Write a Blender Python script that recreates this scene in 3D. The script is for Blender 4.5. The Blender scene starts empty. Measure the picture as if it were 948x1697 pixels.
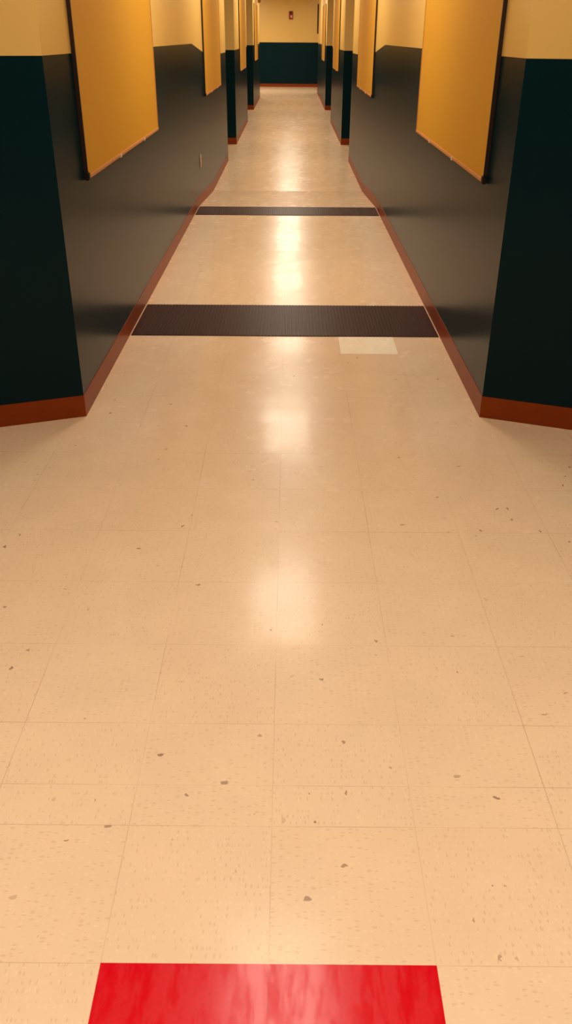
import bpy, bmesh, math, random
from mathutils import Matrix, Vector
random.seed(4)
C = bpy.context.scene.collection
SC = bpy.context.scene

# ------------------------------------------------------------------ measures (metres)
EYE = 1.464
XL, XR = -0.892, 0.849            # corridor wall planes
XM = (XL + XR) / 2
TILE, TX, TY = 0.3048, -0.0287, 0.910
RAMP0, RAMP1, DROP = 8.61, 10.35, 0.115
WAIN, WDROP = 1.397, 0.135
CEIL = 2.70
FAR = 33.2
OUT = 4.2                          # end walls of the side corridors
BACK = -3.2
SPL = math.radians(20)


def ramp(y):
    t = min(1, max(0, (y - RAMP0) / (RAMP1 - RAMP0)))
    return t


def floor_z(y): return -DROP * ramp(y)
def wain_z(y): return WAIN - WDROP * ramp(y)


# ------------------------------------------------------------------ material helpers
def srgb(r, g, b):
    f = lambda c: (c / 255 / 12.92) if c / 255 <= .04045 else ((c / 255 + .055) / 1.055) ** 2.4
    return (f(r), f(g), f(b), 1)


class NT:
    def __init__(s, name):
        s.m = bpy.data.materials.new(name); s.m.use_nodes = True
        s.t = s.m.node_tree; s.t.nodes.clear()
        s.out = s.n('ShaderNodeOutputMaterial')
        s.b = s.n('ShaderNodeBsdfPrincipled'); s.l(s.b.outputs[0], s.out.inputs[0])

    def n(s, t, **k):
        o = s.t.nodes.new(t)
        for a, v in k.items(): setattr(o, a, v)
        return o

    def l(s, a, b): s.t.links.new(a, b)

    def val(s, sock, v):
        if hasattr(v, 'is_output') or isinstance(v, bpy.types.NodeSocket): s.l(v, sock)
        else: sock.default_value = v

    def math(s, op, a, b=0.0, c=0.0, clamp=False):
        o = s.n('ShaderNodeMath', operation=op, use_clamp=clamp)
        for i, v in enumerate((a, b, c)): s.val(o.inputs[i], v)
        return o.outputs[0]

    def mix(s, f, a, b, blend='MIX'):
        o = s.n('ShaderNodeMix', data_type='RGBA', blend_type=blend)
        s.val(o.inputs[0], f); s.val(o.inputs[6], a); s.val(o.inputs[7], b)
        return o.outputs[2]

    def comb(s, x, y, z=0.0):
        o = s.n('ShaderNodeCombineXYZ')
        for i, v in enumerate((x, y, z)): s.val(o.inputs[i], v)
        return o.outputs[0]

    def pos(s):
        g = s.n('ShaderNodeNewGeometry'); x = s.n('ShaderNodeSeparateXYZ'); s.l(g.outputs['Position'], x.inputs[0])
        return g, x.outputs

    def noise(s, vec, scale, detail=2.0, rough=.5):
        o = s.n('ShaderNodeTexNoise'); s.l(vec, o.inputs['Vector'])
        o.inputs['Scale'].default_value = scale; o.inputs['Detail'].default_value = detail
        o.inputs['Roughness'].default_value = rough
        return o.outputs[0]

    def smooth(s, v, a, b, lo=0.0, hi=1.0):
        o = s.n('ShaderNodeMapRange', interpolation_type='SMOOTHSTEP')
        s.val(o.inputs[0], v)
        for i, q in enumerate((a, b, lo, hi)): o.inputs[i + 1].default_value = q
        return o.outputs[0]

    def set(s, **k):
        for a, v in k.items(): s.val(s.b.inputs[a.replace('_', ' ')], v)
        return s

    def bump(s, h, strength, dist):
        o = s.n('ShaderNodeBump'); s.val(o.inputs['Height'], h)
        o.inputs['Strength'].default_value = strength; o.inputs['Distance'].default_value = dist
        return o


def plain(name, col, rough=.5, spec=.5, var=.08, scale=30, bump=0.0, **k):
    t = NT(name)
    g, p = t.pos()
    nz = t.noise(g.outputs['Position'], scale, 3)
    dark = tuple(c * (1 - var) for c in col[:3]) + (1,)
    lite = tuple(min(1, c * (1 + var)) for c in col[:3]) + (1,)
    t.set(Base_Color=t.mix(nz, dark, lite), Roughness=rough, Specular_IOR_Level=spec, **k)
    if bump:
        t.l(t.bump(nz, bump, .002).outputs[0], t.b.inputs['Normal'])
    return t.m


def vinyl(name, base, fleck=True, lines=True, redwear=False):
    """polished vinyl composition tile: alternating grain, flecks, hairline joints, uneven wax"""
    t = NT(name)
    g, p = t.pos()
    P = g.outputs['Position']
    x, y = p[0], p[1]
    u = t.math('DIVIDE', t.math('SUBTRACT', x, TX), TILE)
    v = t.math('DIVIDE', t.math('SUBTRACT', y, TY), TILE)
    iu, iv = t.math('FLOOR', u), t.math('FLOOR', v)
    fu, fv = t.math('SUBTRACT', u, iu), t.math('SUBTRACT', v, iv)
    par = t.math('PINGPONG', t.math('ADD', iu, iv), 1.0)
    wn = t.n('ShaderNodeTexWhiteNoise', noise_dimensions='2D'); t.l(t.comb(iu, iv), wn.inputs['Vector'])
    wv, wc = wn.outputs[0], wn.outputs[1]
    # grain direction alternates from tile to tile
    a = t.math('ADD', t.math('MULTIPLY', x, t.math('SUBTRACT', 1.0, par)), t.math('MULTIPLY', y, par))
    b = t.math('ADD', t.math('MULTIPLY', y, t.math('SUBTRACT', 1.0, par)), t.math('MULTIPLY', x, par))
    seedz = t.math('MULTIPLY', wv, 40.0)

    def flecks(sa, sb, thr, lo, edge=.12):
        vo = t.n('ShaderNodeTexVoronoi', feature='F1', voronoi_dimensions='2D'); vo.inputs['Scale'].default_value = 1
        wob = t.math('MULTIPLY', t.noise(P, 60, 2), .6)
        t.l(t.comb(t.math('ADD', t.math('MULTIPLY', a, sa), seedz), t.math('ADD', t.math('ADD', t.math('MULTIPLY', b, sb), wob), seedz)), vo.inputs['Vector'])
        vo.inputs['Randomness'].default_value = 1
        s_ = t.n('ShaderNodeSeparateColor'); t.l(vo.outputs['Color'], s_.inputs[0])
        size = t.math('MULTIPLY', t.math('MAXIMUM', t.math('SUBTRACT', s_.outputs[0], lo), 0.0), thr / (1 - lo))
        d = t.math('SUBTRACT', size, vo.outputs['Distance'])
        return t.smooth(d, 0.0, edge), s_.outputs[1]

    col = base
    if fleck:
        m1, r1 = flecks(62, 150, .42, .5)
        m2, r2 = flecks(70, 170, .42, .5)
        m3, r3 = flecks(13, 26, .13, .88, .03)
        cloud = t.noise(P, 5, 3)
        col = t.mix(t.smooth(cloud, .3, .75), tuple(c * .97 for c in base[:3]) + (1,), tuple(min(1, c * 1.02) for c in base[:3]) + (1,))
        col = t.mix(t.math('MULTIPLY', wv, .10), col, srgb(222, 176, 140))
        col = t.mix(t.math('MULTIPLY', m1, .17), col, srgb(150, 100, 58))
        col = t.mix(t.math('MULTIPLY', m2, .14), col, srgb(250, 232, 200))
        col = t.mix(t.math('MULTIPLY', m3, t.math('MULTIPLY_ADD', r3, .55, .1)), col, srgb(88, 40, 24))
    else:
        nz = t.noise(P, 120, 3)
        col = t.mix(nz, tuple(c * .86 for c in base[:3]) + (1,), tuple(min(1, c * 1.12) for c in base[:3]) + (1,))
    if lines:
        w = .0016 / TILE
        eu = t.math('MINIMUM', fu, t.math('SUBTRACT', 1.0, fu))
        ev = t.math('MINIMUM', fv, t.math('SUBTRACT', 1.0, fv))
        ex = t.math('DIVIDE', t.math('ABSOLUTE', t.math('SUBTRACT', y, 1.326)), TILE)
        e = t.math('MINIMUM', t.math('MINIMUM', eu, ev), ex)
        ln = t.smooth(e, w * .3, w, 1, 0)
        fade = t.smooth(t.noise(P, 2.3, 2), .35, .7, .05, .34)
        col = t.mix(t.math('MULTIPLY', ln, fade), col, srgb(120, 70, 40))
    rough = t.smooth(t.noise(P, 7, 4), .25, .8, .24, .29)
    if redwear:
        sv = t.comb(t.math('MULTIPLY', x, 30.0), t.math('MULTIPLY', y, 8.0), 0.0)
        st = t.smooth(t.noise(sv, 1.0, 5, .65), .38, .7)
        rough = t.math('MULTIPLY_ADD', st, .28, .14)
    # each tile sits at a hair's tilt and the wax is slightly wavy
    vm = t.n('ShaderNodeVectorMath', operation='SUBTRACT'); t.l(wc, vm.inputs[0]); vm.inputs[1].default_value = (.5, .5, .5)
    sc = t.n('ShaderNodeVectorMath', operation='MULTIPLY'); t.l(vm.outputs[0], sc.inputs[0]); sc.inputs[1].default_value = (.009, .012, 0)
    bp = t.bump(t.noise(P, 5, 2), .05, .002)
    ad = t.n('ShaderNodeVectorMath', operation='ADD'); t.l(bp.outputs[0], ad.inputs[0]); t.l(sc.outputs[0], ad.inputs[1])
    nm = t.n('ShaderNodeVectorMath', operation='NORMALIZE'); t.l(ad.outputs[0], nm.inputs[0])
    t.l(nm.outputs[0], t.b.inputs['Normal']); t.l(nm.outputs[0], t.b.inputs['Coat Normal'])
    t.set(Base_Color=col, Roughness=rough, Specular_IOR_Level=.19 if redwear else .15, Coat_Weight=.1, Coat_Roughness=.11, Coat_IOR=1.5)
    return t.m


def paint(name, col, rough, var=.05, coat=.0, coat_r=.2, spec=.4):
    t = NT(name)
    g, p = t.pos()
    n1 = t.noise(g.outputs['Position'], 1.6, 3)
    d = tuple(c * (1 - var) for c in col[:3]) + (1,)
    l = tuple(min(1, c * (1 + var)) for c in col[:3]) + (1,)
    t.set(Base_Color=t.mix(n1, d, l), Roughness=rough, Specular_IOR_Level=spec, Coat_Weight=coat, Coat_Roughness=coat_r)
    t.l(t.bump(t.noise(g.outputs['Position'], 220, 2), .12, .001).outputs[0], t.b.inputs['Normal'])
    return t.m


M = {}
M['floor'] = vinyl('cream vinyl tile', srgb(228, 201, 168))
M['pale'] = vinyl('pale vinyl tile', srgb(255, 247, 226), lines=False)
M['red'] = vinyl('red vinyl tile', srgb(206, 2, 26), fleck=False, redwear=True)
M['teal'] = paint('dark teal gloss paint', srgb(4, 34, 41), .28, .08, coat=.0, coat_r=.22, spec=.09)
M['cream'] = paint('yellow cream paint', srgb(228, 190, 106), .38, .04, coat=.2, coat_r=.3)
M['ceil'] = plain('ceiling tile', srgb(226, 216, 196), .9, .2, .05, 60)
M['base'] = plain('brown rubber baseboard', srgb(138, 58, 8), .38, .18, .1, 14)
M['rubber'] = plain('dark ribbed rubber', srgb(52, 19, 15), .4, .08, .25, 40)
M['fabric'] = plain('orange cork board face', srgb(206, 153, 30), .75, .25, .06, 300, bump=.15)
M['rail'] = plain('light wood rail', srgb(206, 144, 82), .45, .4, .12, 50)
M['shaded_edge'] = plain('shaded edge rail', srgb(40, 20, 14), .5, .4, .1, 50)  # shade of the unlit near board edge put into the colour
M['cap'] = plain('black plastic', srgb(14, 10, 10), .4, .5, .1, 50)
M['ivory'] = plain('ivory plastic', srgb(214, 196, 150), .35, .5, .03, 50)
M['slot'] = plain('dark slot', srgb(40, 32, 24), .6, .3, .05, 50)
M['alarm'] = plain('red plastic', srgb(150, 26, 26), .4, .5, .06, 40)
M['lens'] = plain('clear lens', srgb(226, 170, 150), .15, .5, .05, 40)
M['darkwood'] = plain('dark brown strip', srgb(70, 40, 14), .6, .3, .4, 22)
M['brownbox'] = plain('brown box', srgb(150, 96, 50), .5, .4, .1, 40)
M['white'] = plain('white enamel', srgb(230, 226, 214), .4, .5, .03, 20)
M['glow'] = plain('lit diffuser', srgb(250, 240, 215), .6, .3, .02, 20,
                  Emission_Color=(1, .8, .55, 1), Emission_Strength=1.5)

# ------------------------------------------------------------------ object helpers


def link(name, bm, mats, parent=None, smooth=False):
    me = bpy.data.meshes.new(name)
    bmesh.ops.recalc_face_normals(bm, faces=bm.faces)
    bm.to_mesh(me); bm.free()
    for m in (mats if isinstance(mats, (list, tuple)) else [mats]): me.materials.append(m)
    if smooth:
        for f in me.polygons: f.use_smooth = True
    o = bpy.data.objects.new(name, me); C.objects.link(o)
    if parent: o.parent = parent
    return o


def struct(name, bm, mats, **k):
    o = link(name, bm, mats, **k); o['kind'] = 'structure'
    return o


def tag(o, label, cat, group=None):
    o['label'] = label; o['category'] = cat
    if group: o['group'] = group
    return o


def thing(name, label, cat, loc, group=None, rz=0):
    o = bpy.data.objects.new(name, None); C.objects.link(o)
    o.empty_display_size = .1
    o.location = loc; o.rotation_euler = (0, 0, rz)
    return tag(o, label, cat, group)


def box(bm, x0, x1, y0, y1, z0, z1, bev=0.0, seg=2, mi=0):
    r = bmesh.ops.create_cube(bm, size=1)
    vs = r['verts']
    for v in vs:
        v.co = Vector(((x0 + x1) / 2 + v.co.x * (x1 - x0), (y0 + y1) / 2 + v.co.y * (y1 - y0), (z0 + z1) / 2 + v.co.z * (z1 - z0)))
    fs = {f for v in vs for f in v.link_faces}
    for f in fs: f.material_index = mi
    if bev:
        es = list({e for v in vs for e in v.link_edges})
        bmesh.ops.bevel(bm, geom=es, offset=bev, segments=seg, affect='EDGES', clamp_overlap=True)
    return bm


def B(*a, **k): return box(bmesh.new(), *a, **k)


# ------------------------------------------------------------------ floor & ceiling
ys = [BACK - .2, RAMP0] + [RAMP0 + (RAMP1 - RAMP0) * k / 8 for k in range(1, 9)] + [FAR + .2]


def ramp_ease(y):  # slightly rounded break at the top and foot of the ramp
    return floor_z(y)


bm = bmesh.new()
rows = []
for y in ys:
    rows.append([bm.verts.new((x, y, z)) for x, z in ((-OUT - .2, ramp_ease(y)), (OUT + .2, ramp_ease(y)), (OUT + .2, -.4), (-OUT - .2, -.4))])
for a, b in zip(rows, rows[1:]):
    for i in range(4):
        j = (i + 1) % 4
        bm.faces.new((a[i], a[j], b[j], b[i]))
bm.faces.new(rows[0]); bm.faces.new(rows[-1][::-1])
struct('floor', bm, M['floor'])
struct('ceiling', B(-OUT - .2, OUT + .2, BACK - .2, FAR + .2, CEIL, CEIL + .1), M['ceil'])

# ------------------------------------------------------------------ walls: each block between two side corridors


def block_path(side, y0, y1, splay):
    """visible footprint of a wall block: front face, corridor face, rear face"""
    X = XL if side < 0 else XR
    fy = y0 - math.tan(SPL) * (OUT - abs(X)) if splay else y0
    yb = [y for y in (RAMP0, RAMP1) if y0 < y < y1]
    return [(side * OUT, fy)] + [(X, y0)] + [(X, y) for y in yb] + [(X, y1), (side * OUT, y1)]


def wall_mesh(path, closed=True):
    bm = bmesh.new()
    cols = []
    for x, y in path:
        cols.append([bm.verts.new((x, y, z)) for z in (floor_z(y) - .15, wain_z(y), CEIL)])
    n = len(cols)
    for i in range(n if closed else n - 1):
        a, b = cols[i], cols[(i + 1) % n]
        for k in range(2):
            f = bm.faces.new((a[k], b[k], b[k + 1], a[k + 1])); f.material_index = k
    if closed:
        bm.faces.new([c[0] for c in cols])
        f = bm.faces.new([c[2] for c in cols]); f.material_index = 1
    return bm


# rubber cove baseboard: toe flares onto the floor, rounded top
BASE_H = .098
PROFILE = [(0, 0), (.014, 0), (.0143, .002), (.012, .006), (.009, .012), (.0075, .021), (.007, .034), (.007, BASE_H - .004), (.0055, BASE_H), (0, BASE_H)]


def sweep(path, inward):
    """path: plan points; the room lies to the side given by inward (+1 left of travel, -1 right)"""
    bm = bmesh.new()
    rings = []
    n = len(path)
    for i, (x, y) in enumerate(path):
        ns = []
        for a, b in ((i - 1, i), (i, i + 1)):
            if a >= 0 and b < n:
                d = Vector((path[b][0] - path[a][0], path[b][1] - path[a][1])).normalized()
                ns.append(Vector((-d.y, d.x)) * inward)
        m = sum(ns, Vector((0, 0))).normalized()
        k = 1 / max(.3, m.dot(ns[0]))
        rings.append([bm.verts.new((x + m.x * k * (o - .002), y + m.y * k * (o - .002), floor_z(y) + h)) for o, h in PROFILE])
    for a, b in zip(rings, rings[1:]):
        for i in range(len(PROFILE)):
            j = (i + 1) % len(PROFILE)
            bm.faces.new((a[i], a[j], b[j], b[i]))
    bm.faces.new(rings[0]); bm.faces.new(rings[-1][::-1])
    return bm


ENDS = [(3.41, 13.03, True), (15.15, 19.35, False), (22.64, 28.2, False)]
for k, (y0, y1, sp) in enumerate(ENDS):
    for side, nm in ((-1, 'left'), (1, 'right')):
        p = block_path(side, y0 + (.02 if side > 0 and k == 0 else 0), y1 if k < 2 else (27.4 if side < 0 else 29.6), sp)
        struct('wall_' + nm, wall_mesh(p), [M['teal'], M['cream']])
        struct('baseboard_' + nm, sweep(p, 1 if side < 0 else -1), M['base'])
# ends of the side corridors and lobby
for side, nm in ((-1, 'left'), (1, 'right')):
    X = side * OUT
    pts = [(X, BACK), (X, RAMP0), (X, RAMP1), (X, FAR), (X + side * .12, FAR), (X + side * .12, RAMP1), (X + side * .12, RAMP0), (X + side * .12, BACK)]
    struct('wall_' + nm, wall_mesh(pts), [M['teal'], M['cream']])
struct('wall_far', wall_mesh([(-OUT, FAR), (OUT, FAR), (OUT, FAR + .12), (-OUT, FAR + .12)]), [M['teal'], M['cream']])
struct('baseboard_far', sweep([(-OUT, FAR), (OUT, FAR)], -1), M['base'])
struct('wall_back', wall_mesh([(-OUT, BACK), (OUT, BACK), (OUT, BACK - .12), (-OUT, BACK - .12)]), [M['teal'], M['cream']])

# ------------------------------------------------------------------ floor pieces
tag(link('red_vinyl_inlay', B(TX - TILE, TX + TILE, TY - 2 * TILE, TY, -.002, .0012), M['red']),
    'glossy red vinyl panel set into the cream floor in the foreground', 'inlay')
tag(link('replacement_tile', B(TX + TILE + .001, TX + 2 * TILE, TY + 11 * TILE, 4.552, -.002, .0008), M['pale']),
    'pale replacement floor tile touching the near dark ribbed strip', 'tile')


def strip(y0, y1, label):
    bm = bmesh.new()
    x0, x1 = XL + .0085, XR - .0085
    box(bm, x0, x1, y0, y1, -.002, .003)
    n = int((x1 - x0) / .0195)
    pit = (x1 - x0) / n
    for i in range(n):
        c = x0 + (i + .5) * pit
        a = [bm.verts.new((c + dx, y, .0028 + dz)) for y in (y0 + .002, y1 - .002) for dx, dz in ((-.0065, 0), (-.0042, .0022), (.0042, .0022), (.0065, 0))]
        for k in range(3): bm.faces.new((a[k], a[k + 1], a[k + 5], a[k + 4]))
        bm.faces.new(a[:4]); bm.faces.new(a[4:])
    o = link('rubber_strip', bm, M['rubber'])
    return tag(o, label, 'strip', 'dark rubber strips across the corridor')


strip(4.555, 5.166, 'wide dark ribbed rubber strip across the floor, nearer of the two')
strip(8.18, 8.607, 'dark ribbed rubber strip farther down the corridor, at the top of the slope')

# ------------------------------------------------------------------ bulletin boards
BZ, BH = .915, 1.22


def make_board(L):
    """board on the left wall: back at x=0, faces +x, runs along +y, bottom at z=0"""
    r = bpy.data.objects.new('bulletin_board', None); C.objects.link(r); r.empty_display_size = .1
    link('cork_panel', B(.001, .013, .012, L - .012, .014, BH - .014), M['fabric'], r)
    link('bottom_rail', B(0, .018, .03, L - .002, 0, .016, bev=.002), M['rail'], r)
    link('top_rail', B(0, .018, .03, L - .002, BH - .016, BH, bev=.002), M['rail'], r)
    link('side_rail', B(0, .0165, 0, .012, .028, BH - .001, bev=.0015), [M['shaded_edge']], r)
    link('side_rail', B(0, .0165, L - .013, L, .014, BH - .014, bev=.002), M['rail'], r)
    link('corner_cap', B(0, .022, -.004, .026, -.004, .03, bev=.004), M['cap'], r)
    for c in (.36, .72):
        link('clip', B(.01, .021, L * c - .012, L * c + .012, -.004, .014, bev=.002), M['white'], r)
    return r


def copy_tree(o):
    c = o.copy(); C.objects.link(c)
    for ch in list(o.children):
        d = ch.copy(); C.objects.link(d); d.parent = c
    return c


boards = [(-1, 3.87, 'large orange bulletin board on the left wall, nearest the camera'),
          (1, 3.835, 'large orange bulletin board on the right wall, nearest the camera'),
          (-1, 9.65, 'second orange bulletin board along the left wall, where the paint line drops'),
          (1, 9.55, 'second orange bulletin board along the right wall, where the paint line drops'),
          (-1, 16.5, 'third orange bulletin board along the left wall, beyond the first side opening'),
          (1, 16.5, 'third orange bulletin board along the right wall, beyond the first side opening'),
          (-1, 23.3, 'narrow-looking last bulletin board on the left wall, beside the far end wall'),
          (1, 23.3, 'narrow-looking last bulletin board on the right wall, beside the far end wall')]
BL = 2.22
protoL = make_board(BL)
# mirrored twin for the right wall: real mirrored meshes
protoR = bpy.data.objects.new('bulletin_board', None); C.objects.link(protoR); protoR.empty_display_size = .1
for ch in list(protoL.children):
    me = ch.data.copy(); me.transform(Matrix.Diagonal((-1, 1, 1, 1))); me.flip_normals()
    d = bpy.data.objects.new(ch.name.split('.')[0], me); C.objects.link(d); d.parent = protoR
used = set()
for side, y, lab in boards:
    src = protoL if side < 0 else protoR
    o = src if side not in used else copy_tree(src)
    used.add(side)
    o.location = (XL if side < 0 else XR, y, BZ)
    tag(o, lab, 'bulletin board', 'orange bulletin boards along the corridor')

# ------------------------------------------------------------------ small wall things
o = thing('electrical_outlet', 'small ivory electrical outlet low on the left wall past the far strip', 'outlet', (XL, 8.96, .375))
link('cover_plate', B(0, .006, -.036, .036, -.06, .06, bev=.003), M['ivory'], o)
for s in (-1, 1):
    bm = bmesh.new()
    bmesh.ops.create_cone(bm, cap_ends=True, segments=24, radius1=.017, radius2=.0165, depth=.004,
                          matrix=Matrix.Translation((.0075, 0, s * .0195)) @ Matrix.Rotation(math.pi / 2, 4, 'Y'))
    rc = link('receptacle', bm, M['ivory'], o)
    bm = bmesh.new()
    for dy in (-.006, .006): box(bm, .009, .0102, dy - .001, dy + .001, s * .0195 - .002, s * .0195 + .006)
    link('slots', bm, M['slot'], rc)

o = thing('fire_alarm', 'small dark red fire alarm high on the yellow far wall', 'alarm', (0.0, FAR, 2.07))
link('housing', B(-.065, .065, -.05, .006, -.12, .12, bev=.008), M['alarm'], o)
link('lens', B(-.01, .045, -.085, -.045, -.08, .0, bev=.01), M['lens'], o)
bm = bmesh.new()
for i in range(5): box(bm, -.05, .05, -.056, -.048, .03 + i * .016, .038 + i * .016)
link('horn_grille', bm, M['slot'], o)

o = thing('edge_strip', 'thin dark brown vertical strip at the far end of the right wall', 'strip', (XR, 29.55, 1.52))
link('strip_face', B(-.042, .004, -.05, .05, 0, .78, bev=.005), M['darkwood'], o)
o = thing('mounted_box', 'small brown box high on the left wall near the far end', 'box', (XL, 26.4, 2.24))
link('case', B(-.004, .07, -.09, .09, -.01, .14, bev=.008), M['brownbox'], o)
link('case_lid', B(.06, .08, -.075, .075, .005, .125, bev=.004), M['brownbox'], o)

# ------------------------------------------------------------------ ceiling lights and added fill lamps
K_ = 38.5
LAMPS = [(XM, 2.26, 28, 180)] + [(XM, 2.26 + 3.49 * k, K_, 180) for k in range(1, 8)]
LAMPS += [(XM, -1.23, 25, 110), (-1.5, .5, 18, 110), (1.5, .5, 18, 110), (-1.5, 30.6, 95, 180), (1.2, 30.6, 25, 180)]  # added fill: foreground side pair for the near floor, last pair for far wall
for x, y, e, sp in LAMPS:
    l = bpy.data.lights.new('ceiling_or_fill_lamp', 'AREA'); l.shape = 'RECTANGLE'; l.size = .52; l.size_y = 1.12
    l.energy = e; l.color = (1, .86, .67) if y > 2.3 else (1, .87, .72); l.spread = math.radians(sp)
    lo = bpy.data.objects.new('ceiling_or_fill_lamp', l); C.objects.link(lo); lo.location = (x, y, CEIL - .035)

# ------------------------------------------------------------------ camera
cam = bpy.data.cameras.new('camera'); co = bpy.data.objects.new('camera', cam); C.objects.link(co)
cam.sensor_fit = 'VERTICAL'; cam.sensor_height = 36; cam.sensor_width = 36
cam.lens = 36 * 1384.6 / 1697
cam.clip_start = .02
R = Matrix.Rotation(math.radians(.1157), 4, 'Z') @ Matrix.Rotation(math.radians(90 - 29.689), 4, 'X') @ Matrix.Rotation(math.radians(.3357), 4, 'Z')
co.matrix_world = Matrix.Translation((0, 0, EYE)) @ R
SC.camera = co

w = bpy.data.worlds.new('world'); SC.world = w; w.use_nodes = True
w.node_tree.nodes['Background'].inputs[0].default_value = (1, .8, .55, 1)
w.node_tree.nodes['Background'].inputs[1].default_value = .02
SC.view_settings.view_transform = 'Standard'
SC.view_settings.look = 'None'
SC.view_settings.exposure = 0
SC.cycles.use_denoising = True
SC.cycles.max_bounces = 10
SC.cycles.sample_clamp_indirect = 6
